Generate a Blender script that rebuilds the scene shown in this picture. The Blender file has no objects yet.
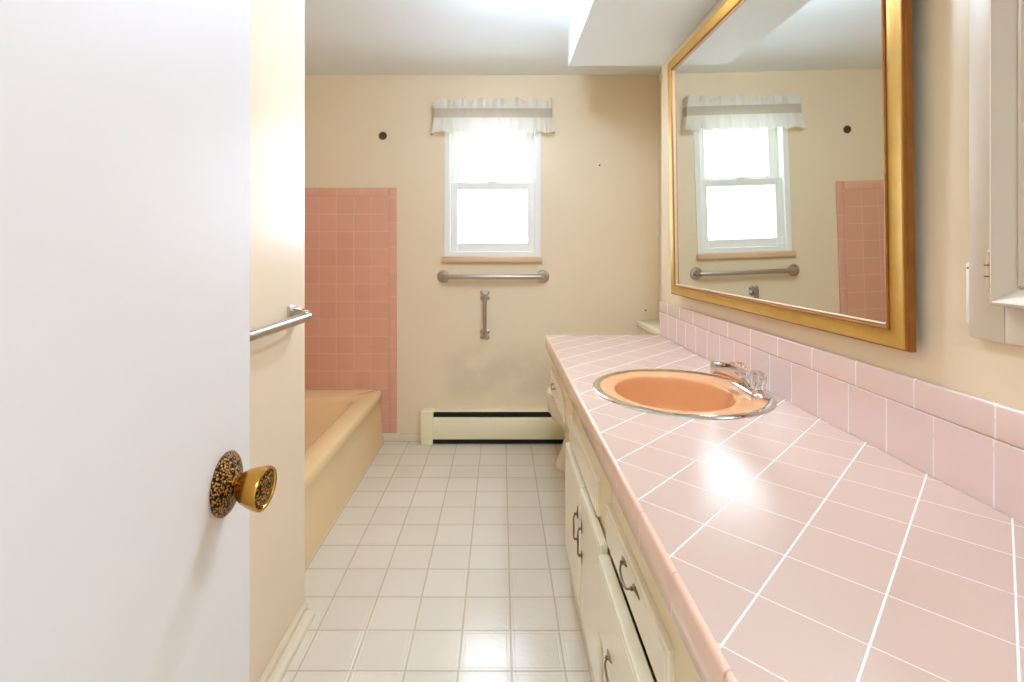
import bpy, bmesh, math, random
from mathutils import Vector, Matrix
PI = math.pi
random.seed(7)
scene = bpy.context.scene
COL = scene.collection

# ------------------------------------------------------------------ room numbers (metres)
EYE = 1.19          # lens height
D = 3.148           # back wall
CEIL = 2.304
LW = -0.655         # left wall face
RW = 0.805          # vanity wall face
RC = 2.512           # where the vanity wall ends and the toilet recess begins
RR = 0.992          # recess wall face
TX = -1.50          # far wall of the tub recess
TY = 1.672          # end wall of the tub recess
FY = -0.125         # doorway wall (room side)
CT = 0.775          # counter top
CX = 0.221          # counter front edge
CY = 2.51           # counter far end

# ------------------------------------------------------------------ materials
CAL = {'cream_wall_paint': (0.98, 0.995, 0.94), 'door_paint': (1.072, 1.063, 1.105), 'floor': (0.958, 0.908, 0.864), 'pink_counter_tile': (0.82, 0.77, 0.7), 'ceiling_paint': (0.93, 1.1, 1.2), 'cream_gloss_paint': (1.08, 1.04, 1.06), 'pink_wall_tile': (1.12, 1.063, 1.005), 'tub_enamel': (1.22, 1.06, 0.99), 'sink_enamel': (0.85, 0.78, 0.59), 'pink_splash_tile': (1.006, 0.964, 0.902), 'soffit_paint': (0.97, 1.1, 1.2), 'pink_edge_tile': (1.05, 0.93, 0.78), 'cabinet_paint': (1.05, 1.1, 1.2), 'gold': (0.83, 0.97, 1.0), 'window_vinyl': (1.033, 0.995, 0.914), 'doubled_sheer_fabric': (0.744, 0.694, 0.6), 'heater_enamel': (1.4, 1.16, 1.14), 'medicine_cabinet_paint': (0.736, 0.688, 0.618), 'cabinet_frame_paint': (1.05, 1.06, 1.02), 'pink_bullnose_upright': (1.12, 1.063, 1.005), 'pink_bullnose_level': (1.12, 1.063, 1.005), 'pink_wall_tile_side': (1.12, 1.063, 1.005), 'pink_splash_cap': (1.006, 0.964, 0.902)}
def lc(name, c):
    k = CAL.get(name, (1, 1, 1)); return tuple(min(.9, a*b) for a, b in zip(lin(c), k)) + (1,)

def lin(c):
    return tuple(((v/255)/12.92 if v/255 <= .04045 else ((v/255+.055)/1.055)**2.4) for v in c) + (1,)

class NT:
    def __init__(s, name):
        s.m = bpy.data.materials.new(name); s.m.use_nodes = True
        s.t = s.m.node_tree; s.t.nodes.clear()
        s.out = s.n('ShaderNodeOutputMaterial')
        s.b = s.n('ShaderNodeBsdfPrincipled')
        s.l(s.b.outputs[0], s.out.inputs[0])
    def n(s, kind, **kw):
        nd = s.t.nodes.new(kind)
        for k, v in kw.items(): setattr(nd, k, v)
        return nd
    def l(s, a, b): s.t.links.new(a, b)
    def val(s, sock, v):
        if hasattr(v, 'is_output'): s.l(v, sock)
        else: sock.default_value = v
    def math(s, op, a, b=0.0, c=None):
        nd = s.n('ShaderNodeMath', operation=op)
        s.val(nd.inputs[0], a); s.val(nd.inputs[1], b)
        if c is not None: s.val(nd.inputs[2], c)
        return nd.outputs[0]
    def mix(s, f, a, b):
        nd = s.n('ShaderNodeMix', data_type='RGBA')
        s.val(nd.inputs[0], f); s.val(nd.inputs[6], a); s.val(nd.inputs[7], b)
        return nd.outputs[2]
    def coords(s):
        tc = s.n('ShaderNodeTexCoord'); sp = s.n('ShaderNodeSeparateXYZ')
        s.l(tc.outputs['Object'], sp.inputs[0])
        return tc.outputs['Object'], sp.outputs
    def noise(s, vec, scale, detail=3, rough=.5):
        nd = s.n('ShaderNodeTexNoise'); s.l(vec, nd.inputs['Vector'])
        nd.inputs['Scale'].default_value = scale; nd.inputs['Detail'].default_value = detail
        nd.inputs['Roughness'].default_value = rough
        return nd.outputs['Fac']
    def ramp(s, f, lo, hi, a=0.0, b=1.0):
        nd = s.n('ShaderNodeMapRange', interpolation_type='SMOOTHSTEP')
        s.val(nd.inputs[0], f); nd.inputs[1].default_value = lo; nd.inputs[2].default_value = hi
        nd.inputs[3].default_value = a; nd.inputs[4].default_value = b
        return nd.outputs[0]
    def line(s, u, T, u0, w, soft=.5):
        """1 on a line of width w repeated every T, starting at u0"""
        f = s.math('FRACT', s.math('ADD', s.math('DIVIDE', s.math('SUBTRACT', u, u0), T), 100.5))
        d = s.math('MULTIPLY', s.math('ABSOLUTE', s.math('SUBTRACT', f, .5)), T)
        return s.ramp(d, w/2*(1-soft), w/2*(1+soft), 1, 0)
    def cell(s, u, T, u0):
        return s.math('FLOOR', s.math('DIVIDE', s.math('SUBTRACT', u, u0), T))
    def white(s, a, b):
        cb = s.n('ShaderNodeCombineXYZ'); s.l(a, cb.inputs[0]); s.l(b, cb.inputs[1])
        w = s.n('ShaderNodeTexWhiteNoise'); s.l(cb.outputs[0], w.inputs[0])
        return w.outputs[0]
    def bump(s, h, strength=.3, dist=.002):
        nd = s.n('ShaderNodeBump'); nd.inputs['Strength'].default_value = strength
        nd.inputs['Distance'].default_value = dist; s.l(h, nd.inputs['Height'])
        s.l(nd.outputs[0], s.b.inputs['Normal']); return nd
    def set(s, **kw):
        for k, v in kw.items(): s.val(s.b.inputs[k.replace('_', ' ')], v)
        return s.m

def paint(name, c, rough=.45, var=.03, scale=3.0, bump=.05, spec=.5):
    t = NT(name); v, _ = t.coords()
    n = t.noise(v, scale, 4)
    a = lc(name, c); b = tuple(x*(1-var*2) for x in a[:3]) + (1,)
    t.l(t.mix(n, a, b), t.b.inputs['Base Color'])
    t.bump(t.noise(v, 90, 2), bump, .001)
    return t.set(Roughness=rough, Specular_IOR_Level=spec)

def metal(name, c, rough=.2, var=.02):
    t = NT(name); v, _ = t.coords()
    n = t.noise(v, 40, 3)
    t.l(t.ramp(n, .3, .7, max(.02, rough-var), rough+var), t.b.inputs['Roughness'])
    return t.set(Base_Color=lin(c), Metallic=1.0)

M = {}
M['wall'] = paint('cream_wall_paint', (238, 218, 188), .34, .02, 2.5, .06)
M['left'] = paint('cream_gloss_paint', (236, 218, 188), .32, .015, 2.5, .05)
M['ceiling'] = paint('ceiling_paint', (244, 244, 242), .6, .01, 4, .12, .3)
M['soffit'] = paint('soffit_paint', (240, 237, 232), .6, .01, 4, .05, .3)
M['door'] = paint('door_paint', (238, 233, 228), .5, .008, 3, .03, .3)
M['trim'] = paint('trim_paint', (230, 214, 184), .35, .02, 8, .03)
M['vinyl'] = paint('window_vinyl', (238, 242, 242), .35, .01, 8, .01)
M['sillwood'] = paint('sill_board', (226, 190, 150), .4, .05, 25, .03)
M['cab'] = paint('cabinet_paint', (240, 224, 190), .22, .03, 6, .05)
M['cabframe'] = paint('cabinet_frame_paint', (238, 218, 180), .35, .05, 7, .05)
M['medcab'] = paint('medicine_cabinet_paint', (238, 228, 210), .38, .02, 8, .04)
M['hinge'] = paint('painted_hinge', (214, 190, 150), .35, .05, 40, .02)
M['plastic'] = paint('white_plastic', (244, 242, 236), .3, .0, 8, .0)
M['heater'] = paint('heater_enamel', (236, 218, 184), .35, .015, 9, .02)
M['black'] = paint('cavity_shade', (14, 12, 10), .8, .0, 5, .0)
M['fin'] = metal('heater_fins', (60, 56, 50), .5)
M['porcelain'] = paint('toilet_porcelain', (238, 226, 200), .12, .01, 5, .0)
M['tub'] = paint('tub_enamel', (234, 206, 160), .16, .02, 4, .0)
M['sink'] = paint('sink_enamel', (238, 182, 146), .1, .01, 4, .0)
M['chrome'] = metal('chrome', (222, 218, 212), .10, .02)
M['steel'] = metal('brushed_steel', (192, 184, 172), .3)
M['nickel'] = metal('satin_nickel', (184, 174, 160), .36)
M['pull'] = metal('dark_pewter', (132, 116, 94), .34)
M['brass'] = metal('satin_brass', (196, 146, 62), .24)
M['gleam'] = paint('mirror_edge_gleam', (200, 176, 140), .7, .05, 20, .05)
M['nail'] = metal('rusty_nail', (70, 48, 34), .6)
M['bronze'] = metal('dark_bronze', (112, 92, 70), .42)

def mk_gold():
    t = NT('gilded_frame'); v, xyz = t.coords()
    n = t.noise(v, 14, 4); n2 = t.noise(v, 160, 3, .7)
    c = t.mix(n, lc('gold', (222, 168, 78)), lc('gold', (196, 138, 54)))
    chip = t.ramp(n2, .70, .74)
    c = t.mix(chip, c, lin((240, 228, 205)))
    t.l(c, t.b.inputs['Base Color'])
    t.bump(n2, .08, .001)
    return t.set(Metallic=.55, Roughness=.36)
M['gold'] = mk_gold()
def mk_golddark():
    t = NT('gilded_frame_dark'); v, xyz = t.coords()
    n = t.noise(v, 20, 4)
    t.l(t.mix(n, lin((168, 108, 40)), lin((128, 78, 28))), t.b.inputs['Base Color'])
    return t.set(Metallic=.5, Roughness=.4)
M['golddark'] = mk_golddark()

def mk_hammered():
    t = NT('antique_embossed_brass'); v, xyz = t.coords()
    vo = t.n('ShaderNodeTexVoronoi'); t.l(v, vo.inputs['Vector']); vo.inputs['Scale'].default_value = 400
    d = vo.outputs['Distance']
    f = t.ramp(d, .25, .62)
    t.l(t.mix(f, lin((206, 150, 70)), lin((30, 20, 12))), t.b.inputs['Base Color'])
    t.bump(d, 1.0, .002).invert = True
    return t.set(Metallic=.85, Roughness=.35)
M['hammered'] = mk_hammered()

def mk_tile(name, ax, T, off, w, c_tile, c_grout, rot=False, rough=.12, var=.05, soft=.5, bumps=.5):
    """glazed tile: ax = two axis indices, T/off = pitch and phase on each"""
    t = NT(name); ge = t.n('ShaderNodeNewGeometry'); sp = t.n('ShaderNodeSeparateXYZ')
    t.l(ge.outputs['Position'], sp.inputs[0]); v, xyz = ge.outputs['Position'], sp.outputs
    u, q = xyz[ax[0]], xyz[ax[1]]
    if rot:
        s2 = math.sqrt(.5)
        a = t.math('MULTIPLY', t.math('ADD', u, q), s2)
        b = t.math('MULTIPLY', t.math('SUBTRACT', q, u), s2)
        u, q = a, b
    lines = []
    if T[0]: lines.append(t.math('MULTIPLY', t.line(u, T[0], off[0], w*(.8 if rot else 1), soft), .5 if rot else 1.0))
    if T[1]: lines.append(t.line(q, T[1], off[1], w, soft))
    m = lines[0] if len(lines) == 1 else t.math('MAXIMUM', lines[0], lines[1])
    cu = t.cell(u, T[0] or 10, off[0]); cq = t.cell(q, T[1] or 10, off[1])
    r = t.white(cu, cq)
    a = lc(name, c_tile); k = 1-var
    col = t.mix(r, a, (a[0]*k, a[1]*k*.985, a[2]*k*.98, 1))
    n = t.noise(v, 9, 3)
    col = t.mix(t.math('MULTIPLY', n, .25), col, (a[0]*.93, a[1]*.9, a[2]*.9, 1))
    g = t.noise(v, 30, 3)
    gc = t.mix(t.ramp(g, .62, .75), lin(c_grout), tuple(x*.62 for x in lin(c_grout)[:3])+(1,))
    t.l(t.mix(m, col, gc), t.b.inputs['Base Color'])
    t.l(t.math('ADD', t.math('MULTIPLY', m, .5), rough), t.b.inputs['Roughness'])
    h = t.math('SUBTRACT', t.math('MULTIPLY', t.noise(v, 22, 1), .25), m)
    t.bump(h, bumps, .0012)
    return t.set()
S2 = math.sqrt(.5)
TP = .1105
PX_, PY_ = .3104, .6053
M['counter'] = mk_tile('pink_counter_tile', (0, 1), (TP, TP), ((PX_+PY_)*S2, (PY_-PX_)*S2), .0022,
                       (228, 203, 192), (248, 242, 236), True, .19, .05, .5, .3)
M['edge'] = mk_tile('pink_edge_tile', (1, 2), (.152, 0), (.80, 0), .003, (236, 208, 196), (206, 160, 140), False, .14, .06)
M['splash'] = mk_tile('pink_splash_tile', (1, 2), (.1125, .1125), (.921, CT), .0036, (232, 211, 206), (246, 234, 228), False, .13, .06)
M['splashcap'] = mk_tile('pink_splash_cap', (1, 2), (.158, 0), (.804, 0), .0034, (232, 210, 202), (246, 234, 228), False, .13, .05)
M['surround'] = mk_tile('pink_wall_tile', (0, 2), (.1095, .1095), (-.7056, 1.428), .0042, (214, 166, 142), (222, 180, 154), False, .16, .06, bumps=.3)
M['surround_side'] = mk_tile('pink_wall_tile_side', (1, 2), (.1095, .1095), (D, 1.428), .0042, (214, 166, 142), (222, 180, 154), False, .16, .06, bumps=.3)
M['bull_v'] = mk_tile('pink_bullnose_upright', (0, 2), (0, .155), (0, .60), .003, (214, 164, 142), (224, 182, 158), False, .16, .05, bumps=.3)
M['bull_h'] = mk_tile('pink_bullnose_level', (0, 2), (.155, 0), (-.72, 0), .003, (214, 166, 142), (222, 180, 154), False, .16, .05, bumps=.3)

def mk_floor():
    t = NT('embossed_vinyl_floor'); v, xyz = t.coords()
    T = .1523; x0, y0 = .031, 1.421
    lx, ly = t.line(xyz[0], T, x0, .0052, .6), t.line(xyz[1], T, y0, .0052, .6)
    m = t.math('MAXIMUM', lx, ly)
    # second thin groove inside each square
    i1 = t.math('MAXIMUM', t.line(xyz[0], T, x0+.012, .003), t.line(xyz[0], T, x0-.012, .003))
    i2 = t.math('MAXIMUM', t.line(xyz[1], T, y0+.012, .003), t.line(xyz[1], T, y0-.012, .003))
    inner = t.math('MAXIMUM', i1, i2)
    r = t.white(t.cell(xyz[0], T, x0), t.cell(xyz[1], T, y0))
    n = t.noise(v, 6, 4)
    c = t.mix(r, lc('floor', (232, 229, 214)), lc('floor', (226, 222, 206)))
    c = t.mix(t.math('MULTIPLY', n, .4), c, lc('floor', (222, 213, 194)))
    t.l(t.mix(t.math('MULTIPLY', m, .75), c, lin((188, 172, 142))), t.b.inputs['Base Color'])
    pat = t.noise(v, 62, 3, .6)
    h = t.math('ADD', t.math('MULTIPLY', pat, .5), t.math('MULTIPLY', t.math('ADD', m, t.math('MULTIPLY', inner, .5)), -.8))
    t.bump(h, .45, .0024)
    return t.set(Roughness=.12, Specular_IOR_Level=.55)
M['floor'] = mk_floor()

def mk_backwall():
    t = NT('cream_wall_with_smudges'); v, xyz = t.coords()
    n = t.noise(v, 2.5, 4)
    a = lc('cream_wall_paint', (238, 218, 188))
    c = t.mix(n, a, tuple(x*.96 for x in a[:3])+(1,))
    # grey rub marks above the heater
    mx = t.math('MULTIPLY', t.ramp(xyz[0], -.42, -.25), t.ramp(xyz[0], .20, .40, 1, 0))
    mz = t.math('MULTIPLY', t.ramp(xyz[2], .22, .34), t.ramp(xyz[2], .50, .66, 1, 0))
    st = t.math('MULTIPLY', t.math('MULTIPLY', mx, mz), t.ramp(t.noise(v, 5, 4), .32, .62))
    c = t.mix(t.math('MULTIPLY', st, .22), c, lin((168, 146, 116)))
    t.l(c, t.b.inputs['Base Color'])
    t.bump(t.noise(v, 90, 2), .06, .001)
    return t.set(Roughness=.36)
M['backwall'] = mk_backwall()

def mk_mirror():
    t = NT('mirror_silver')
    return t.set(Base_Color=(.80, .825, .78, 1), Metallic=1.0, Roughness=.006)
M['mirror'] = mk_mirror()

def mk_pane():
    t = NT('window_pane_glass')
    tr = t.n('ShaderNodeBsdfTransparent'); tr.inputs[0].default_value = (.97, .985, .98, 1)
    gl = t.n('ShaderNodeBsdfGlossy'); gl.inputs['Roughness'].default_value = .02
    mx = t.n('ShaderNodeMixShader'); mx.inputs[0].default_value = .05
    t.l(tr.outputs[0], mx.inputs[1]); t.l(gl.outputs[0], mx.inputs[2]); t.l(mx.outputs[0], t.out.inputs[0])
    return t.m
M['pane'] = mk_pane()

def mk_crystal():
    t = NT('clear_acrylic')
    return t.set(Base_Color=(1, .99, .98, 1), Roughness=.03, IOR=1.46, Transmission_Weight=1.0)
M['crystal'] = mk_crystal()

def mk_sheer(name, thr, c=(246, 240, 226), tl_=.45):
    t = NT(name); v, xyz = t.coords()
    df = t.n('ShaderNodeBsdfDiffuse'); df.inputs[0].default_value = lc(name, c)
    tl = t.n('ShaderNodeBsdfTranslucent'); tl.inputs[0].default_value = lc(name, c)
    tr = t.n('ShaderNodeBsdfTransparent')
    a = t.n('ShaderNodeMixShader'); a.inputs[0].default_value = tl_
    t.l(df.outputs[0], a.inputs[1]); t.l(tl.outputs[0], a.inputs[2])
    b = t.n('ShaderNodeMixShader')
    t.l(t.math('MULTIPLY', t.noise(v, 400, 1), thr*2), b.inputs[0])
    t.l(a.outputs[0], b.inputs[1]); t.l(tr.outputs[0], b.inputs[2])
    t.l(b.outputs[0], t.out.inputs[0])
    return t.m
M['sheer'] = mk_sheer('sheer_white_fabric', .02, (230, 226, 212), .17)
M['band'] = mk_sheer('doubled_sheer_fabric', .02, (226, 220, 208), .18)

def mk_lamp(name, c, s):
    t = NT(name)
    t.set(Base_Color=(.9, .9, .88, 1), Emission_Color=c, Emission_Strength=s)
    return t.m
M['globe'] = mk_lamp('lamp_globe', (.83, 1.0, 1.29, 1), 108)
M['lens'] = mk_lamp('lamp_lens', (1, .86, .66, 1), 6)

# ------------------------------------------------------------------ mesh helpers
def BM(): return bmesh.new()

def merge(dst, src, mat=None):
    me = bpy.data.meshes.new('tmp'); src.to_mesh(me); src.free()
    if mat is not None: me.transform(mat)
    dst.from_mesh(me); bpy.data.meshes.remove(me)

def box(bm, x0, x1, y0, y1, z0, z1, bev=0, seg=2):
    b = BM()
    bmesh.ops.create_cube(b, size=1)
    for v in b.verts:
        v.co = Vector((x0+(v.co.x+.5)*(x1-x0), y0+(v.co.y+.5)*(y1-y0), z0+(v.co.z+.5)*(z1-z0)))
    if bev:
        bmesh.ops.bevel(b, geom=b.edges[:], offset=bev, segments=seg, profile=.5, affect='EDGES', clamp_overlap=True)
    merge(bm, b)

def rings(bm, loops, cap0=True, cap1=True, closed=True):
    vs = [[bm.verts.new(p) for p in lp] for lp in loops]
    n = len(vs[0])
    for a, b in zip(vs[:-1], vs[1:]):
        for i in range(n if closed else n-1):
            j = (i+1) % n
            bm.faces.new((a[i], a[j], b[j], b[i]))
    if cap0: bm.faces.new(list(reversed(vs[0])))
    if cap1: bm.faces.new(vs[-1])
    return vs

def frame_of(d):
    d = Vector(d).normalized()
    up = Vector((0, 0, 1)) if abs(d.z) < .9 else Vector((1, 0, 0))
    a = d.cross(up).normalized(); b = a.cross(d).normalized()
    return d, a, b

def lathe(bm, prof, o, d, seg=32, fl=None):
    """prof: (radius, distance along d); fl = (count, depth) fluting"""
    d, a, b = frame_of(d); o = Vector(o); loops = []
    for r, h in prof:
        lp = []
        for i in range(seg):
            t = 2*PI*i/seg; rr = max(r, 1e-5)
            if fl: rr *= 1 - fl[1]*(.5-.5*math.cos(t*fl[0]))
            lp.append(o + d*h + a*(rr*math.cos(t)) + b*(rr*math.sin(t)))
        loops.append(lp)
    rings(bm, loops)

def tube(bm, pts, r, seg=12, flat=1.0, up=None):
    pts = [Vector(p) for p in pts]; n = len(pts); loops = []
    pa = None
    for i, p in enumerate(pts):
        d = (pts[min(i+1, n-1)] - pts[max(i-1, 0)]).normalized()
        if pa is None:
            if up is not None: a = d.cross(Vector(up)).normalized()
            else: _, a, _ = frame_of(d)
        else:
            a = (pa - d*pa.dot(d)).normalized()
        pa = a; b = a.cross(d).normalized()
        rr = r[i] if isinstance(r, (list, tuple)) else r
        loops.append([p + a*(rr*math.cos(2*PI*k/seg)) + b*(rr*flat*math.sin(2*PI*k/seg)) for k in range(seg)])
    rings(bm, loops)

def spline(pts, n=8):
    pts = [Vector(p) for p in pts]; out = []
    P = [pts[0]*2-pts[1]] + pts + [pts[-1]*2-pts[-2]]
    for i in range(1, len(P)-2):
        p0, p1, p2, p3 = P[i-1:i+3]
        for k in range(n):
            t = k/n
            out.append(.5*((2*p1)+(p2-p0)*t+(2*p0-5*p1+4*p2-p3)*t*t+(3*p1-p0-3*p2+p3)*t**3))
    out.append(pts[-1]); return out

def obj(name, bm, mat, parent=None, smooth=True, angle=35, loc=None):
    bmesh.ops.recalc_face_normals(bm, faces=bm.faces[:])
    me = bpy.data.meshes.new(name); bm.to_mesh(me); bm.free()
    me.materials.append(M[mat] if isinstance(mat, str) else mat)
    if smooth:
        me.polygons.foreach_set('use_smooth', [True]*len(me.polygons))
        me.set_sharp_from_angle(angle=math.radians(angle))
    o = bpy.data.objects.new(name, me); COL.objects.link(o)
    if parent: o.parent = parent
    return o

def struct(name, bm, mat, parent=None, **kw):
    o = obj(name, bm, mat, parent, **kw)
    if not parent: o['kind'] = 'structure'
    return o

def tag(o, label, cat, group=None):
    o['label'] = label; o['category'] = cat
    if group: o['group'] = group
    return o

def thing(name, label, cat, group=None, loc=(0, 0, 0)):
    o = bpy.data.objects.new(name, None); COL.objects.link(o); o.location = loc
    o.empty_display_size = .1
    return tag(o, label, cat, group)

def local(o, root):
    """mesh was modelled in world space: keep it there under a root that sits elsewhere"""
    o.data.transform(Matrix.Translation(-Vector(root.location))); return o

def part(name, bm, mat, root, label=None, **kw):
    o = obj(name, bm, mat, root, **kw)
    top = root
    off = Vector((0, 0, 0))
    while top is not None:
        off += Vector(top.location); top = top.parent
    o.data.transform(Matrix.Translation(-off))
    if label: o['label'] = label
    return o

# ------------------------------------------------------------------ room shell
b = BM(); box(b, TX-.15, 1.15, FY-.12, D+.16, -.06, 0); struct('floor', b, 'floor', smooth=False)
b = BM(); box(b, TX-.15, 1.15, FY-.12, D+.16, CEIL, CEIL+.06); struct('ceiling', b, 'ceiling', smooth=False)

WX0, WX1, WZ0, WZ1 = -.359, .252, 1.158, 2.025
b = BM()
box(b, TX-.15, WX0, D, D+.16, 0, CEIL); box(b, WX1, 1.15, D, D+.16, 0, CEIL)
box(b, WX0, WX1, D, D+.16, 0, WZ0); box(b, WX0, WX1, D, D+.16, WZ1, CEIL)
struct('wall_back', b, 'backwall', smooth=False)
b = BM(); box(b, TX-.15, LW, FY, TY, 0, CEIL, .004, 1); struct('wall_left', b, 'left', smooth=False)
b = BM(); box(b, TX-.15, TX, TY, D, 0, CEIL); struct('wall_tub', b, 'wall', smooth=False)
b = BM(); box(b, RW, 1.15, FY, RC, 0, CEIL, .003, 1); struct('wall_right', b, 'wall', smooth=False)
b = BM(); box(b, RR, 1.15, RC, D, 0, CEIL); struct('wall_recess', b, 'wall', smooth=False)
b = BM()
box(b, TX-.15, -.33, FY-.12, FY-.001, 0, CEIL); box(b, .46, 1.15, FY-.12, FY-.001, 0, CEIL); box(b, -.33, .46, FY-.12, FY-.001, 2.05, CEIL)
struct('wall_front', b, 'wall', smooth=False)
b = BM(); box(b, .336, RW, FY, 2.495, 2.117, CEIL, .004, 1); struct('soffit', b, 'soffit', smooth=False)

# unseen hall shell outside the open doorway, added to keep sky light out
b = BM(); box(b, -1.10, 1.20, -2.30, FY-.12, -.06, 0); struct('floor_hall', b, 'floor', smooth=False)
b = BM(); box(b, -1.10, 1.20, -2.30, FY-.12, CEIL, CEIL+.06); struct('ceiling_hall', b, 'ceiling', smooth=False)
b = BM(); box(b, -1.20, -1.10, -2.30, FY-.12, 0, CEIL); box(b, 1.20, 1.30, -2.30, FY-.12, 0, CEIL); box(b, -1.20, 1.30, -2.40, -2.30, 0, CEIL)
struct('wall_hall', b, 'door', smooth=False)

# baseboards
b = BM()
box(b, LW, LW+.018, FY, 1.655, 0, .034, .003)
n = 8
pr = [(0, 0)] + [(.029*math.cos(PI/2*i/n), .017*math.sin(PI/2*i/n)) for i in range(n+1)]
lo = [[(LW+.018+x, y, z) for x, z in pr] for y in (FY, 1.638)]
rings(b, lo)
struct('baseboard_left', b, 'trim')
b = BM(); box(b, -.75, -.478, D-.012, D, 0, .052, .003); struct('baseboard_back', b, 'trim')

# tiled surround on the tub walls
b = BM(); box(b, TX+.009, -.7056, D-.009, D, .02, 1.5375)
sr = struct('tile_surround', b, 'surround', smooth=False)
b = BM(); box(b, -.7056, -.655, D-.010, D, .053, 1.593, .004, 3)
part('upright_bullnose', b, 'bull_v', sr)
b = BM(); box(b, TX+.009, -.7056, D-.010, D, 1.5375, 1.593, .004, 3)
part('top_bullnose', b, 'bull_h', sr)
b = BM(); box(b, TX, TX+.009, TY+.009, D, .02, 1.593)
part('side_tile', b, 'surround_side', sr)

# ------------------------------------------------------------------ window
wb = BM()
cxw = (WX0+WX1)/2
def ring_frame(bm, x0, x1, z0, z1, y0, y1, wl, wr, wb_, wt, bev=.003):
    box(bm, x0, x0+wl, y0, y1, z0, z1, bev, 1); box(bm, x1-wr, x1, y0, y1, z0, z1, bev, 1)
    box(bm, x0+wl, x1-wr, y0, y1, z0, z0+wb_, bev, 1); box(bm, x0+wl, x1-wr, y0, y1, z1-wt, z1, bev, 1)
ring_frame(wb, WX0, WX1, WZ0, WZ1, D-.006, D+.11, .040, .040, .036, .03)
win = struct('window_1', wb, 'vinyl', smooth=False)
# inner stops of the jambs
s = BM(); ring_frame(s, WX0+.04, WX1-.04, WZ0+.036, WZ1-.03, D+.055, D+.11, .012, .012, .006, .006, .002)
part('jamb_stop', s, 'vinyl', win, smooth=False)
s = BM(); ring_frame(s, cxw-.266, cxw+.266, 1.195, 1.630, D+.018, D+.05, .045, .045, .052, .046)
lower = part('lower_sash', s, 'vinyl', win, smooth=False)
s = BM(); box(s, cxw-.226, cxw+.226, D+.032, D+.036, 1.246, 1.597); part('pane', s, 'pane', lower, smooth=False)
s = BM(); box(s, cxw-.03, cxw+.03, D+.012, D+.05, 1.6303, 1.638, .003); box(s, cxw-.008, cxw+.02, D+.016, D+.04, 1.637, 1.645, .002)
part('sash_lock', s, 'vinyl', lower)
s = BM(); ring_frame(s, cxw-.254, cxw+.254, 1.597, 1.992, D+.058, D+.09, .046, .046, .054, .036)
upper = part('upper_sash', s, 'vinyl', win, smooth=False)
s = BM(); box(s, cxw-.216, cxw+.216, D+.072, D+.076, 1.632, 1.958); part('pane', s, 'pane', upper, smooth=False)
s = BM(); box(s, WX0-.012, WX1+.006, D-.028, D+.02, WZ0-.032, WZ0-.0005, .003)
sill = struct('window_sill', s, 'sillwood')

# ------------------------------------------------------------------ valance
VX0, VX1, VY = -.412, .312, D-.062
def cloth(z_top, z_bot, amp0, amp1, nz, seed, flare=0.0, freq=1.0, returns=True, zr=.006):
    rnd = random.Random(seed)
    ph = [rnd.uniform(0, 6.28) for _ in range(6)]
    bm = BM(); W = VX1-VX0
    path = []
    if returns:
        for i in range(6): path.append((VX0-.004, D-.006+(VY-D+.006)*i/6, -1))
    N = 260
    for i in range(N+1): path.append((VX0+W*i/N, VY, 0))
    if returns:
        for i in range(1, 7): path.append((VX1+.004, VY+(D-.006-VY)*i/6, 1))
    loops = []
    for k in range(nz+1):
        t = k/nz; z = z_top+(z_bot-z_top)*t; amp = amp0+(amp1-amp0)*t
        lp = []
        for i, (x, y, side) in enumerate(path):
            u = x*freq
            w = (math.sin(u*95+ph[0]+1.3*math.sin(u*17+ph[1])) + .6*math.sin(u*163+ph[2]+math.sin(u*29+ph[3])) + .5*math.sin(u*41+ph[4]))
            dz = zr*math.sin(u*70+ph[5])*(1 if z_top > z_bot else 1)*t
            if side == 0:
                e = min(1, min(x-VX0, VX1-x)/.04)
                fx = flare*t*((x-(VX0+VX1)/2)/(W/2))**9
                lp.append((x+amp*.4*math.sin(u*120+ph[1])+fx, y-abs(flare)*t*.3+amp*w*.55, z+dz))
            else:
                lp.append((x+side*flare*t+amp*w*.3+side*flare*t*.5*math.sin((y-VY)*60), y, z+dz))
        loops.append(lp)
    rings(bm, loops, False, False, closed=False)
    return bm
val = thing('curtain_valance', 'sheer white ruffled valance gathered on a rod above the window', 'curtain', loc=(-.05, D-.05, 1.92))
part('rod_pocket', cloth(2.077, 2.020, .0022, .0022, 4, 3, 0, .8, True, .0), 'band', val, 'flat doubled band of the valance')
part('header_ruffle', cloth(2.077, 2.130, .004, .019, 8, 4, .0, .8, True, .014), 'sheer', val)
part('skirt_ruffle', cloth(2.020, 1.930, .003, .017, 12, 5, .014, .9, True, .008), 'sheer', val)
s = BM(); tube(s, [(VX0+.006, D, 2.05), (VX0+.006, VY+.026, 2.05), (VX0+.018, VY+.016, 2.05), (VX1-.018, VY+.016, 2.05), (VX1-.006, VY+.026, 2.05), (VX1-.006, D, 2.05)], .006, 8)
part('curtain_rod', s, 'plastic', val)

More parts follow.
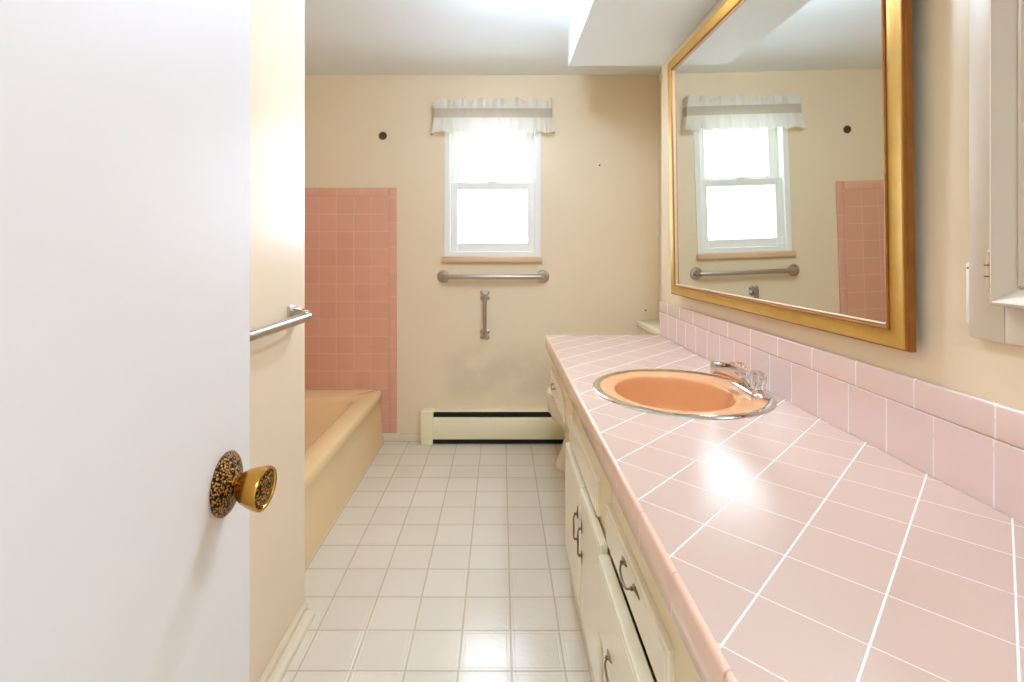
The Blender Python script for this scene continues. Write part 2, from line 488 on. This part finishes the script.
# ------------------------------------------------------------------ back-wall fittings
gb = thing('grab_bar', 'long horizontal steel grab bar with round flanges under the window', 'grab bar', loc=(-.05, D, 1.036))
GX0, GX1, GZ = -.362, .264, 1.036
s = BM()
tube(s, spline([(GX0, D-.002, GZ), (GX0, D-.028, GZ), (GX0+.006, D-.048, GZ), (GX0+.026, D-.055, GZ)], 5)
     + [(GX1-.026, D-.055, GZ)] + spline([(GX1-.026, D-.055, GZ), (GX1-.006, D-.048, GZ), (GX1, D-.028, GZ), (GX1, D-.002, GZ)], 5)[1:], .0155, 16)
part('bar', s, 'nickel', gb)
for gx in (GX0, GX1):
    s = BM(); lathe(s, [(.0005, 0), (.039, 0), (.040, .004), (.036, .009), (.024, .011), (.019, .016), (.0005, .017)], (gx, D, GZ), (0, -1, 0), 32)
    fl = part('flange', s, 'nickel', gb)
    for a in (PI/2, PI*7/6, PI*11/6):
        s = BM(); lathe(s, [(.0003, 0), (.0045, 0), (.0035, .003), (.0003, .0035)], (gx+.030*math.cos(a), D-.0095, GZ+.030*math.sin(a)), (0, -1, 0), 10)
        part('screw', s, 'chrome', fl)

hx, hz0, hz1 = -.101, .672, .918
hr = thing('vertical_bar', 'short vertical steel bar on two scalloped brackets below the grab bar', 'bar', loc=(hx, D, .64))
s = BM(); tube(s, [(hx, D-.036, hz0-.012), (hx, D-.036, hz1+.012)], .012, 14); part('bar', s, 'nickel', hr)
for hz in (hz0, hz1):
    s = BM()
    for dx in (-1, 1):
        for dz in (-1, 1):
            lathe(s, [(.0005, 0), (.0165, 0), (.0165, .003), (.011, .008), (.0005, .0095)], (hx+dx*.0135, D, hz+dz*.0165), (0, -1, 0), 20)
    box(s, hx-.017, hx+.017, D-.009, D, hz-.021, hz+.021, .003)
    lathe(s, [(.0005, 0), (.013, 0), (.0115, .03), (.013, .042), (.006, .046), (.0005, .0465)], (hx, D, hz), (0, -1, 0), 20)
    part('bracket', s, 'steel', hr)

# shower-rod socket and nails in the wall
s = BM(); lathe(s, [(.0005, 0), (.024, 0), (.0255, .004), (.022, .009), (.015, .008), (.013, .003), (.0005, .003)], (-.743, D, 1.921), (0, -1, 0), 28)
so = obj('wall_socket_cup', s, 'bronze'); so.name = 'rod_flange'
tag(so, 'small round dark metal rod flange high on the back wall above the pink tile', 'rod flange')
for (x, z, lab, dz) in ((.617, 1.738, 'tiny nail in the back wall right of the window at glass height', -.004), (.907, .825, 'tiny nail in the back wall just above the toilet tank', -.002)):
    s = BM(); tube(s, [(x, D+.002, z), (x+.002, D-.010, z+dz)], .0022, 8); lathe(s, [(.0004, 0), (.005, 0), (.005, .0016), (.0004, .002)], (x+.002, D-.010, z+dz), (.1, -1, 0), 10)
    tag(obj('nail', s, 'nail'), lab, 'nail', 'nails in the back wall')

# ------------------------------------------------------------------ baseboard heater
HX0, HX1, HY = -.496, .90, 3.083
ht = thing('baseboard_heater', 'cream enamelled baseboard heater with dark slots along the back wall', 'heater', loc=(-.05, D-.03, 0))
s = BM(); box(s, HX0+.05, HX1, D-.010, D-.001, .03, .202); box(s, HX0+.05, HX1, HY+.012, D-.001, .199, .206, .002)
part('back_plate', s, 'heater', ht, smooth=False)
s = BM()
pr = [(HY+.018, .168), (HY+.004, .165), (HY, .156), (HY, .040), (HY+.004, .033), (HY+.016, .031), (HY+.016, .034), (HY+.006, .036), (HY+.003, .042), (HY+.003, .154), (HY+.007, .162), (HY+.018, .164)]
rings(s, [[(x, y, z) for y, z in pr] for x in (HX0+.06, HX1)])
part('front_cover', s, 'heater', ht)
s = BM(); box(s, HX0+.06, HX1, HY+.014, D-.012, .003, .19); part('slot_shade_block', s, 'black', ht, smooth=False)  # black block stands in for the shade inside the heater's slots
for i in range(3):
    s = BM(); box(s, HX0+.37+i*.40, HX0+.382+i*.40, HY+.012, D-.011, .166, .199); part('bracket', s, 'fin', ht, smooth=False)
s = BM(); box(s, HX0, HX0+.078, HY-.006, D-.001, .032, .210, .008, 3); box(s, HX0+.004, HX0+.074, HY-.004, D-.004, 0, .034, .002)
part('end_cap', s, 'heater', ht)

# ------------------------------------------------------------------ bathtub
def rrect(x0, x1, y0, y1, r, z, n=8, bulge=0):
    pts = []
    for cx, cy, a0 in ((x1-r, y1-r, 0), (x0+r, y1-r, PI/2), (x0+r, y0+r, PI), (x1-r, y0+r, 1.5*PI)):
        for i in range(n+1):
            a = a0+PI/2*i/n
            pts.append((cx+r*math.cos(a), cy+r*math.sin(a), z))
    return pts
AX = -.752; TZ = .327; t0 = TY+.012; t1 = D-.012; tl = TX+.012
s = BM()
L = [rrect(tl, AX+.016, t0, t1, .004, 0), rrect(tl, AX+.010, t0, t1, .004, .05), rrect(tl, AX+.004, t0, t1, .006, .18),
     rrect(tl, AX-.001, t0, t1, .008, .262), rrect(tl, AX+.004, t0, t1, .008, .272), rrect(tl, AX+.006, t0, t1, .010, TZ-.018), rrect(tl, AX, t0, t1, .012, TZ-.006), rrect(tl, AX-.010, t0+.002, t1-.002, .014, TZ),
     rrect(tl+.055, AX-.092, t0+.12, t1-.17, .10, TZ+.001), rrect(tl+.066, AX-.103, t0+.131, t1-.182, .10, TZ-.006), rrect(tl+.072, AX-.110, t0+.138, t1-.19, .10, TZ-.025),
     rrect(tl+.095, AX-.135, t0+.19, t1-.24, .12, .14), rrect(tl+.125, AX-.165, t0+.24, t1-.30, .13, .075), rrect(tl+.20, AX-.24, t0+.32, t1-.40, .12, .06)]
rings(s, L)
tub = obj('bathtub', s, 'tub', angle=50)
tag(tub, 'peach enamelled bathtub built in between the pink tiled walls', 'bathtub')
s = BM(); lathe(s, [(.0005, 0), (.03, 0), (.028, .003), (.0005, .0035)], ((tl+AX)/2, t0+.42, .0605), (0, 0, 1), 24)
part('drain', s, 'chrome', tub)

# ------------------------------------------------------------------ left-wall towel bar
tb = thing('towel_bar', 'brushed steel towel bar on square posts on the left wall behind the door', 'towel bar', loc=(LW, 1.3, .995))
s = BM(); tube(s, [(-.600, .965, .990), (-.600, 1.553, .990)], .0142, 20); part('bar', s, 'steel', tb)
for y in (1.555, .99):
    s = BM()
    o = Vector((LW, y, .997))
    lp = []
    for h, a in ((0, .027), (.008, .027), (.018, .020), (.042, .015), (.054, .013)):
        lp.append([(o.x+h, o.y+sx*a, o.z+sz*a) for sx, sz in ((-1, -1), (1, -1), (1, 1), (-1, 1))])
    rings(s, lp)
    bmesh.ops.bevel(s, geom=s.edges[:], offset=.0015, segments=1, affect='EDGES')
    part('post', s, 'chrome', tb)

# ------------------------------------------------------------------ door with knob
DX = -.321; DE = .652
s = BM(); box(s, DX-.036, DX, DE-.765, DE, .012, 2.035, .0025, 2)
door = struct('door_1', s, 'door')
ky, kz = .581, .921
s = BM()
lathe(s, [(.0005, 0), (.0350, 0), (.0360, .003), (.0335, .006), (.028, .009), (.018, .012), (.0135, .014), (.0005, .0145)], (DX, ky, kz), (1, 0, 0), 48)
rose = part('knob_rose', s, 'hammered', door)
s = BM()
lathe(s, [(.0005, .011), (.0105, .011), (.0095, .0145), (.0105, .0175), (.0155, .0215), (.0195, .028), (.0222, .036), (.0240, .043), (.0248, .048), (.0240, .0502), (.0215, .0498), (.0205, .0475), (.0005, .0465)], (DX, ky, kz), (1, 0, 0), 48)
knob = part('door_knob', s, 'brass', door)
s = BM(); lathe(s, [(.0005, .0478), (.0203, .0478), (.018, .0493), (.010, .0506), (.0085, .0497), (.004, .0493), (.0005, .0491)], (DX, ky, kz), (1, 0, 0), 40)
part('knob_inset', s, 'hammered', knob)

# door stands a few degrees past square, swung about the knob's stile
Rz = Matrix.Translation((DX, ky, 0)) @ Matrix.Rotation(math.radians(4.5), 4, 'Z') @ Matrix.Translation((-DX, -ky, 0))
Kz = Matrix.Translation((DX, ky, kz)) @ Matrix.Rotation(math.radians(-9), 4, 'Z') @ Matrix.Rotation(math.radians(5), 4, 'Y') @ Matrix.Translation((-DX, -ky, -kz))
for o in [knob] + [c for c in bpy.data.objects if c.parent == knob]: o.data.transform(Kz)
for o in [door] + [c for c in bpy.data.objects if c.parent in (door, knob)]: o.data.transform(Rz)

# ------------------------------------------------------------------ toilet
def sup(xf, xb, cy, hw, z, n=40, e=2.35):
    cx = (xf+xb)/2; hl = (xb-xf)/2; pts = []
    for i in range(n):
        a = 2*PI*i/n; c, q = math.cos(a), math.sin(a)
        pts.append((cx+hl*math.copysign(abs(c)**(2/e), c), cy+hw*math.copysign(abs(q)**(2/e), q), z))
    return pts
ty = 2.79
to = thing('toilet', 'cream porcelain toilet in the recess behind the vanity', 'toilet', loc=(.6, ty, 0))
s = BM()
rings(s, [sup(a, b_, ty, w, z) for z, a, b_, w in ((0, .302, .82, .118), (.012, .302, .82, .118), (.03, .310, .815, .112), (.09, .335, .80, .100), (.16, .358, .79, .098), (.20, .352, .785, .118), (.235, .318, .785, .142), (.27, .284, .79, .165), (.31, .264, .80, .180), (.375, .258, .81, .183), (.385, .262, .81, .178))])
part('bowl', s, 'porcelain', to)
s = BM(); rings(s, [sup(a, .76, ty, w, z) for z, a, w in ((.386, .258, .184), (.392, .254, .188), (.402, .256, .186), (.405, .262, .18))])
part('seat', s, 'porcelain', to)
s = BM(); rings(s, [sup(a, .77, ty, w, z) for z, a, w in ((.406, .260, .184), (.412, .256, .187), (.420, .260, .183), (.427, .29, .16))])
part('seat_lid', s, 'porcelain', to)
s = BM(); box(s, .832, RR-.006, 2.56, 3.005, .375, .742, .022, 4); part('tank', s, 'porcelain', to)
s = BM(); box(s, .815, RR-.004, 2.545, 3.022, .742, .781, .010, 3); part('tank_lid', s, 'porcelain', to)
s = BM(); lathe(s, [(.0005, 0), (.013, 0), (.011, .008), (.0005, .009)], (.832, 2.62, .70), (-1, 0, 0), 16)
tube(s, [(.822, 2.62, .70), (.818, 2.66, .695), (.818, 2.70, .688)], .005, 8)
part('flush_lever', s, 'chrome', to)

# ------------------------------------------------------------------ vanity
FX = .252                        # face frame
va = thing('bathroom_vanity', 'cream painted vanity cabinet with drawers and doors under the pink counter', 'cabinet', loc=(.5, 1.2, 0))
VY0 = .36
s = BM()
TR = .714
for y0, y1 in ((VY0, .40), (.62, .735), (1.14, 1.27), (1.745, 1.80), (1.80, 1.94)): box(s, FX, FX+.02, y0, y1, .131 if y0 < 1.79 else .53, TR)
box(s, FX+.001, FX+.02, .40, 1.80, .600, TR); box(s, FX+.001, FX+.02, .40, 1.80, .500, .535); box(s, FX+.001, FX+.02, .40, 1.80, .131, .15)
box(s, FX+.001, FX+.02, .69, 1.115, .305, .325)
box(s, FX, FX+.02, 2.435, 2.475, .530, TR); box(s, FX+.001, FX+.02, 1.80, 2.44, .600, TR); box(s, FX+.001, FX+.02, 1.80, 2.44, .530, .545)
part('face_frame', s, 'cabframe', va, smooth=False)
s = BM()
box(s, FX+.02, RW-.003, 1.785, 1.80, 0, TR); box(s, FX+.02, RW-.003, VY0, VY0+.015, 0, TR); box(s, RW-.012, RW-.003, VY0+.015, 1.785, 0, TR)
box(s, FX+.02, RW-.012, VY0+.015, 1.785, .075, .09)
box(s, FX+.02, RW-.012, 1.122, 1.137, .09, .60)
box(s, FX+.02, RW-.003, 1.80, 2.475, .530, .543); box(s, FX+.02, RW-.003, 2.46, 2.475, .543, TR)
part('carcass', s, 'cabframe', va, smooth=False)
s = BM(); box(s, FX-.002, FX+.02, VY0, 1.80, 0, .13, .002); part('base_rail', s, 'cab', va)
for y0, y1 in ((1.44, 1.80), (VY0, 1.435)):
    s = BM(); box(s, FX-.011, FX-.002, y0, y1, .102, .126, .003); part('base_moulding', s, 'cab', va)

def panel(y0, y1, z0, z1, xf, th=.022, ins=.030):
    """overlay front: lipped edge and a raised field"""
    bm = BM()
    def r(x, i): return [(x, y0+i, z0+i), (x, y1-i, z0+i), (x, y1-i, z1-i), (x, y0+i, z1-i)]
    rings(bm, [r(xf+th, 0), r(xf+.004, 0), r(xf+.001, .0025), r(xf+.0005, ins-.001), r(xf-.0002, ins), r(xf-.0004, ins+.0005)])
    return bm

def pull(bm, cy, cz, xf, ln=.074, vert=False):
    def P(u, h, v):  # u along the pull, h out of the face, v across
        return (xf-h, cy+v, cz+u) if vert else (xf-h, cy+u, cz+v)
    for sg in (-1, 1):
        # leaf-shaped back plates
        pts = [P(sg*(ln/2-.012), .002, 0), P(sg*(ln/2), .003, 0), P(sg*(ln/2+.012), .0025, .001), P(sg*(ln/2+.026), .002, -.002)]
        tube(bm, pts, [.003, .0056, .004, .001], 10, .4)
        lathe(bm, [(.0003, 0), (.0042, 0), (.0034, .007), (.0044, .011), (.0003, .013)], P(sg*ln/2, 0, 0), (-1, 0, 0), 12)
    bow = spline([P(-ln/2, .009, 0), P(-ln/2+.008, .014, -.006), P(-ln/5, .015, -.013), P(0, .015, -.015), P(ln/5, .015, -.013), P(ln/2-.008, .014, -.006), P(ln/2, .009, 0)], 6)
    k = len(bow); tube(bm, bow, [.0017+.0010*math.sin(PI*i/(k-1)) for i in range(k)], 10)

def front(kind, y0, y1, z0, z1, xf, hy=None, hz=None, vert=False, th=.013, ins=.012):
    o = part(kind, panel(y0, y1, z0, z1, xf, th, ins), 'cab', va, smooth=False)
    if hy is not None:
        s = BM(); pull(s, hy, hz, xf+.001, vert=vert); part('handle', s, 'pull', o)
    return o
top = .612
front('drawer', 1.93, 2.45, .525, top, .240, 2.24, .588)
front('false_front', 1.257, 1.775, .525, top, .240)
front('drawer', .723, 1.150, .525, top, .240, .925, .592)
front('drawer', .385, .630, .525, top, .240, .51, .592)
d2 = front('drawer', .690, 1.143, .325, .498, .221, .97, .372, False, .0255)
s = BM(); box(s, .2495, .60, .70, .712, .335, .46); box(s, .2495, .60, 1.113, 1.1215, .335, .46); box(s, .2495, .60, .712, 1.113, .335, .343)
part('drawer_box', s, 'cabframe', d2, smooth=False)
front('drawer', .690, 1.130, .142, .305, .230, .91, .225, False, .022)
front('door', 1.447, 1.785, .142, .512, .228, 1.485, .375, True, .0185)
front('door', 1.155, 1.441, .142, .512, .228, 1.405, .375, True, .0185)
front('door', .385, .640, .142, .512, .229, .42, .40, True, .022)

# ------------------------------------------------------------------ counter
SCX, SCY, SAX, SAY = .5345, 1.4985, .2555, .262
ct = thing('countertop', 'pink tiled counter with white diagonal grout along the vanity wall', 'countertop', loc=(.5, 1.2, CT))
X0, X1, Y0, Y1 = CX+.0085, RW-.0005, VY0-.02, CY
hxr, hyr = SAX-.018, SAY-.018
ang = sorted(set([2*PI*i/96 for i in range(96)] + [math.atan2(y-SCY, x-SCX) % (2*PI) for x in (X0, X1) for y in (Y0, Y1)]))
def out_pt(a):
    c, q = math.cos(a), math.sin(a); ts = []
    if abs(c) > 1e-9: ts += [((X1 if c > 0 else X0)-SCX)/c]
    if abs(q) > 1e-9: ts += [((Y1 if q > 0 else Y0)-SCY)/q]
    t = min(ts); return SCX+c*t, SCY+q*t
def in_pt(a):
    c, q = math.cos(a), math.sin(a); t = 1/math.sqrt((c/hxr)**2+(q/hyr)**2); return SCX+c*t, SCY+q*t
s = BM()
O = [out_pt(a) for a in ang]; I = [in_pt(a) for a in ang]
rings(s, [[(x, y, CT-.028) for x, y in I], [(x, y, CT) for x, y in I], [(x, y, CT) for x, y in O], [(x, y, CT-.028) for x, y in O], [(x, y, CT-.028) for x, y in I]], False, False)
bmesh.ops.remove_doubles(s, verts=s.verts[:], dist=1e-6)
part('tile_field', s, 'counter', ct, smooth=False)
s = BM()
pr = [(CX+.0085, CT-.0285), (CX+.012, CT-.0285), (CX+.012, CT-.061), (CX+.002, CT-.061), (CX, CT-.058), (CX, CT-.008), (CX+.0008, CT-.004), (CX+.003, CT-.001), (CX+.006, CT+.0003), (CX+.0083, CT), (CX+.0083, CT-.02)]
rings(s, [[(x, y, z) for x, z in pr] for y in (Y0, Y1)])
part('front_edge_tile', s, 'edge', ct)
s = BM(); box(s, CX+.0125, RW-.001, Y1-.009, Y1+.001, CT-.061, CT-.0285)
part('end_edge_tile', s, 'edge', ct, smooth=False)

bs = thing('backsplash', 'two-row pink tile backsplash under the gold mirror', 'backsplash', loc=(RW, 1.2, CT))
s = BM(); box(s, RW-.0085, RW-.0003, Y0, RC, CT+.0005, CT+.1125); part('field_tile', s, 'splash', bs, smooth=False)
s = BM(); box(s, RW-.0105, RW-.0003, Y0, RC, CT+.1128, CT+.171, .005, 3); part('cap_tile', s, 'splashcap', bs)

# ------------------------------------------------------------------ sink
def ell(cx, cy, ax, ay, z, n=96): return [(cx+ax*math.cos(2*PI*i/n), cy+ay*math.sin(2*PI*i/n), z) for i in range(n)]
s = BM()
bx, by = .508, 1.484
Lp = [ell(SCX, SCY, SAX-.019, SAY-.019, CT-.030), ell(SCX, SCY, SAX-.019, SAY-.019, CT+.002), ell(SCX, SCY, SAX-.024, SAY-.024, CT+.0035),
      ell(SCX-.012, SCY-.006, .197, .216, CT+.004), ell(bx, by, .171, .194, CT+.0035), ell(bx, by, .166, .189, CT+.001), ell(bx, by, .1645, .187, CT-.006), ell(bx, by, .163, .185, CT-.03),
      ell(bx, by, .159, .181, CT-.09), ell(bx+.002, by, .148, .169, CT-.13), ell(bx+.005, by, .11, .125, CT-.159), ell(bx+.007, by, .05, .055, CT-.168), ell(bx+.007, by, .022, .022, CT-.171)]
under = [ell(bx+.007, by, .03, .03, CT-.181), ell(bx+.005, by, .11, .125, CT-.166), ell(bx, by, .158, .179, CT-.138), ell(bx, by, .168, .190, CT-.06), ell(bx, by, .175, .200, CT-.031)]
rings(s, Lp+under+[Lp[0]], False, False)
bmesh.ops.remove_doubles(s, verts=s.verts[:], dist=1e-6)
sk = obj('bathroom_sink', s, 'sink', angle=60)
tag(sk, 'oval peach sink with a metal rim set into the pink counter', 'sink')
s = BM()
rings(s, [ell(SCX, SCY, SAX, SAY, CT+.0004), ell(SCX, SCY, SAX-.001, SAY-.001, CT+.003), ell(SCX, SCY, SAX-.006, SAY-.006, CT+.0055), ell(SCX, SCY, SAX-.017, SAY-.017, CT+.0062), ell(SCX, SCY, SAX-.0225, SAY-.0225, CT+.0046), ell(SCX, SCY, SAX-.0185, SAY-.0185, CT+.0004), ell(SCX, SCY, SAX, SAY, CT+.0004)], False, False)
bmesh.ops.remove_doubles(s, verts=s.verts[:], dist=1e-6)
part('rim_ring', s, 'chrome', sk)
s = BM(); lathe(s, [(.0005, 0), (.024, 0), (.023, .003), (.017, .0035), (.016, .002), (.0005, .0025)], (bx+.007, by, CT-.172), (0, 0, 1), 24); part('drain', s, 'chrome', sk)

# ------------------------------------------------------------------ faucet
fx, fy, fz = .734, 1.476, CT+.0045
fa = thing('faucet', 'chrome faucet with clear crystal handles on the back of the peach sink', 'faucet', loc=(fx, fy, fz))
s = BM()
def stad(hw, hl, z, n=24):
    pts = []
    for i in range(n+1):
        a = -PI/2 + PI*i/n - PI/2; pass
    for i in range(n+1):
        a = PI*i/n; pts.append((fx+hw*math.cos(a), fy+hl-hw+hw*math.sin(a), z))
    for i in range(n+1):
        a = PI+PI*i/n; pts.append((fx+hw*math.cos(a), fy-hl+hw+hw*math.sin(a), z))
    return pts
rings(s, [stad(.027, .088, fz), stad(.028, .089, fz+.003), stad(.027, .088, fz+.008), stad(.023, .083, fz+.013), stad(.016, .074, fz+.015)])
part('base_plate', s, 'chrome', fa)
s = BM()
sp = spline([(fx+.012, fy, fz+.012), (fx-.004, fy, fz+.032), (fx-.035, fy, fz+.050), (fx-.075, fy, fz+.064), (fx-.110, fy, fz+.070)], 6)
k = len(sp); tube(s, sp, [.0235-.004*i/(k-1) for i in range(k)], 20, .88, up=(0, 1, 0))
lathe(s, [(.0005, 0), (.0105, 0), (.0105, .012), (.0085, .014), (.0005, .014)], (fx-.101, fy, fz+.062), (0, 0, -1), 18)
part('spout', s, 'chrome', fa)
s = BM(); tube(s, [(fx+.022, fy, fz+.01), (fx+.022, fy, fz+.046)], .0025, 8); lathe(s, [(.0003, 0), (.006, .002), (.0065, .007), (.004, .012), (.0003, .013)], (fx+.022, fy, fz+.044), (0, 0, 1), 14)
part('lift_rod', s, 'chrome', fa)
for dy in (-.054, .058):
    s = BM()
    lathe(s, [(.0005, .015), (.019, .015), (.0205, .018), (.0205, .022), (.016, .024), (.014, .026), (.0005, .026)], (fx-.008, fy+dy, fz-.003), (0, 0, 1), 24)
    st = part('handle_collar', s, 'chrome', fa)
    s = BM()
    lathe(s, [(.0005, .0235), (.0195, .0235), (.0235, .028), (.027, .042), (.029, .056), (.0265, .066), (.015, .071), (.007, .069), (.0005, .068)], (fx-.008, fy+dy, fz), (0, 0, 1), 64, (8, .16))
    part('crystal_handle', s, 'crystal', fa, 'clear fluted acrylic handle')

# ------------------------------------------------------------------ mirror
MY0, MY1, MZ0, MZ1 = .950, 2.215, .999, 2.016
MB = RW-.0155
mr = thing('framed_mirror', 'large wall mirror in a worn gold frame above the pink backsplash', 'mirror', loc=(MB, MY0, MZ0))
def mitre(prof):
    """prof: (inset, height off the wall); closed section swept round the rectangle, mitred"""
    loops = []
    for y, z, sy, sz in ((MY0, MZ0, 1, 1), (MY1, MZ0, -1, 1), (MY1, MZ1, -1, -1), (MY0, MZ1, 1, -1)):
        loops.append([(MB-h, y+sy*i*(1.16 if sy > 0 else .87), z+sz*i*.88) for i, h in prof])
    bm = BM(); rings(bm, loops+[loops[0]], False, False); bmesh.ops.remove_doubles(bm, verts=bm.verts[:], dist=1e-6)
    return bm
part('outer_moulding', mitre([(0, 0), (0, .011), (.0015, .012), (.0015, .0165), (.003, .0175), (.0045, .0175), (.0045, 0)]), 'golddark', mr, 'brown outer edge of the gold frame', angle=20)
part('frame_band', mitre([(.0048, 0), (.0048, .0175), (.007, .0182), (.014, .0165), (.026, .0145), (.033, .0148), (.034, .0135), (.040, .0135), (.040, 0)]), 'gold', mr, angle=25)
part('inner_lip', mitre([(.0403, .002), (.0403, .0155), (.043, .017), (.047, .0155), (.049, .011), (.049, .002)]), 'golddark', mr, 'brown inner lip of the gold frame')
part('bead', mitre([(.0492, .003), (.0492, .0105), (.0510, .0115), (.0535, .009), (.054, .0055)]), 'gleam', mr)  # pale bead stands in for the gleam along the mirror's edge
s = BM(); box(s, MB-.0058, MB-.001, MY0+.048, MY1-.036, MZ0+.036, MZ1-.036); part('mirror_glass', s, 'mirror', mr, 'silvered glass', smooth=False)
s = BM(); box(s, MB+.0005, MB+.006, MY0+.008, MY1-.008, MZ0+.006, MZ1-.02); part('gap_shade_backing', s, 'black', mr, smooth=False)  # black sheet stands in for the shaded gap between frame and wall
mr.rotation_euler = (math.radians(.25), math.radians(-1.0), math.radians(.88))

# ------------------------------------------------------------------ medicine cabinet
mc = thing('medicine_cabinet', 'cream wooden medicine cabinet with a hinged door right of the gold mirror', 'cabinet', loc=(RW, .66, 1.05))
QY1, QZ0, QZ1 = .846, 1.046, 1.98; QY0 = .40
s = BM()
w = .060
for a in ((RW-.014, RW-.0005, QY1-w, QY1, QZ0, QZ1), (RW-.014, RW-.0005, QY0, QY0+w, QZ0, QZ1), (RW-.014, RW-.0005, QY0+w, QY1-w, QZ0, QZ0+.06), (RW-.014, RW-.0005, QY0+w, QY1-w, QZ1-.06, QZ1)):
    box(s, *a, .0025, 2)
part('face_frame', s, 'medcab', mc)
# door: raised outer bead, deep splayed sides, flat panel
y0, y1, z0, z1 = QY0+w-.008, .791, 1.106, QZ1-.052
def rr(x, i): return [(x, y0+i, z0+i), (x, y1-i, z0+i), (x, y1-i, z1-i), (x, y0+i, z1-i)]
s = BM()
rings(s, [rr(RW-.0145, 0), rr(RW-.030, 0), rr(RW-.034, .002), rr(RW-.035, .005), rr(RW-.033, .008), rr(RW-.016, .027), rr(RW-.016, .031), rr(RW-.0195, .032), rr(RW-.0195, .036), rr(RW-.016, .037)])
cd = part('door', s, 'medcab', mc, smooth=False)
s = BM()
hzc = 1.160
tube(s, [(RW-.022, y1+.0085, hzc-.026), (RW-.022, y1+.0085, hzc+.026)], .0052, 10)
for zz in (-.030, .030): lathe(s, [(.0003, -.006), (.003, -.003), (.0042, .0), (.003, .003), (.0003, .006)], (RW-.022, y1+.0085, hzc+zz), (0, 0, 1), 10)
box(s, RW-.0165, RW-.0142, y1+.002, y1+.017, hzc-.02, hzc+.02, .001)
hg = part('hinge', s, 'hinge', mc)
s = BM()
for zz in (-.009, .009): box(s, RW-.0276, RW-.0164, y1+.003, y1+.0141, hzc+zz-.0012, hzc+zz+.0012)
part('hinge_gap', s, 'pull', hg, 'dark gap between hinge knuckles', smooth=False)
s = BM(); box(s, RW-.010, RW-.0003, .8475, .8555, 1.068, 1.172, .002); 
pl = obj('plastic_strip', s, 'plastic'); tag(pl, 'narrow white plastic strip on the wall beside the medicine cabinet', 'wall strip')
s = BM(); lathe(s, [(.0003, 0), (.0018, 0), (.0014, .001), (.0003, .0012)], (RW-.010, .8515, 1.163), (-1, 0, 0), 10); part('screw', s, 'pull', pl)

# ------------------------------------------------------------------ lamps
rl = thing('recessed_light', 'round recessed lamp in the soffit above the sink', 'ceiling light', loc=(.60, 1.45, 2.117))
s = BM(); lathe(s, [(.060, .0005), (.088, .0005), (.088, .004), (.080, .008), (.062, .008)], (.60, 1.45, 2.117), (0, 0, -1), 40); part('trim_ring', s, 'plastic', rl)
s = BM(); lathe(s, [(.0005, .001), (.061, .001), (.061, .004), (.0005, .005)], (.60, 1.45, 2.117), (0, 0, -1), 32); part('lens', s, 'lens', rl)

def lamp(name, kind, loc, energy, color, rot=(0, 0, 0), **kw):
    ld = bpy.data.lights.new(name, kind); ld.energy = energy; ld.color = color
    for k, v in kw.items(): setattr(ld, k, v)
    o = bpy.data.objects.new(name, ld); COL.objects.link(o); o.location = loc; o.rotation_euler = rot
    return o
lamp('soffit_lamp', 'AREA', (.60, 1.45, 2.105), 9.5, (.86, .98, 1.16), shape='DISK', size=.13)
lamp('hall_fill', 'AREA', (.05, -1.0, CEIL-.02), 32, (.82, 1.0, 1.27), (0, 0, 0), shape='SQUARE', size=.5)  # unseen fill light added behind the camera to brighten the near side
cl = thing('ceiling_light', 'round glass globe light on the ceiling in front of the soffit', 'ceiling light', loc=(.13, 1.80, CEIL))
s = BM(); lathe(s, [(.0005, .0005), (.070, .0005), (.072, .012), (.055, .028), (.048, .030), (.0005, .030)], (.13, 1.80, CEIL), (0, 0, -1), 32); part('fitter', s, 'chrome', cl)
s = BM(); lathe(s, [(.0005, .0305), (.03, .0305), (.03, .06), (.045, .068), (.075, .090), (.082, .118), (.075, .146), (.045, .168), (.0005, .176)], (.13, 1.80, CEIL), (0, 0, -1), 32); part('globe', s, 'globe', cl)
# daylight portal in the window opening
p = lamp('window_portal', 'AREA', (cxw, D+.14, (WZ0+WZ1)/2), 1, (1, 1, 1), (math.radians(-90), 0, 0), shape='RECTANGLE', size=.62, size_y=.92)
p.data.cycles.is_portal = True

w = bpy.data.worlds.new('World'); scene.world = w; w.use_nodes = True
bg = w.node_tree.nodes['Background']; bg.inputs[0].default_value = (.86, .98, 1.2, 1); bg.inputs[1].default_value = 9.5

# ------------------------------------------------------------------ camera
cam = bpy.data.cameras.new('Camera'); co = bpy.data.objects.new('Camera', cam); COL.objects.link(co)
co.location = (0, 0, EYE); co.rotation_euler = (PI/2, 0, 0)
cam.sensor_width = 36; cam.lens = 500/1024*36
cam.shift_x = (512-501)/1024; cam.shift_y = (252-341)/1024
cam.clip_start = .02
scene.camera = co

vs = scene.view_settings
vs.view_transform = 'Standard'; vs.look = 'None'; vs.gamma = 1; vs.use_curve_mapping = False
vs.exposure = -0.04
scene.cycles.use_denoising = True
scene.cycles.max_bounces = 12; scene.cycles.diffuse_bounces = 6; scene.cycles.glossy_bounces = 6
scene.cycles.transmission_bounces = 8; scene.cycles.transparent_max_bounces = 12
scene.cycles.sample_clamp_indirect = 8
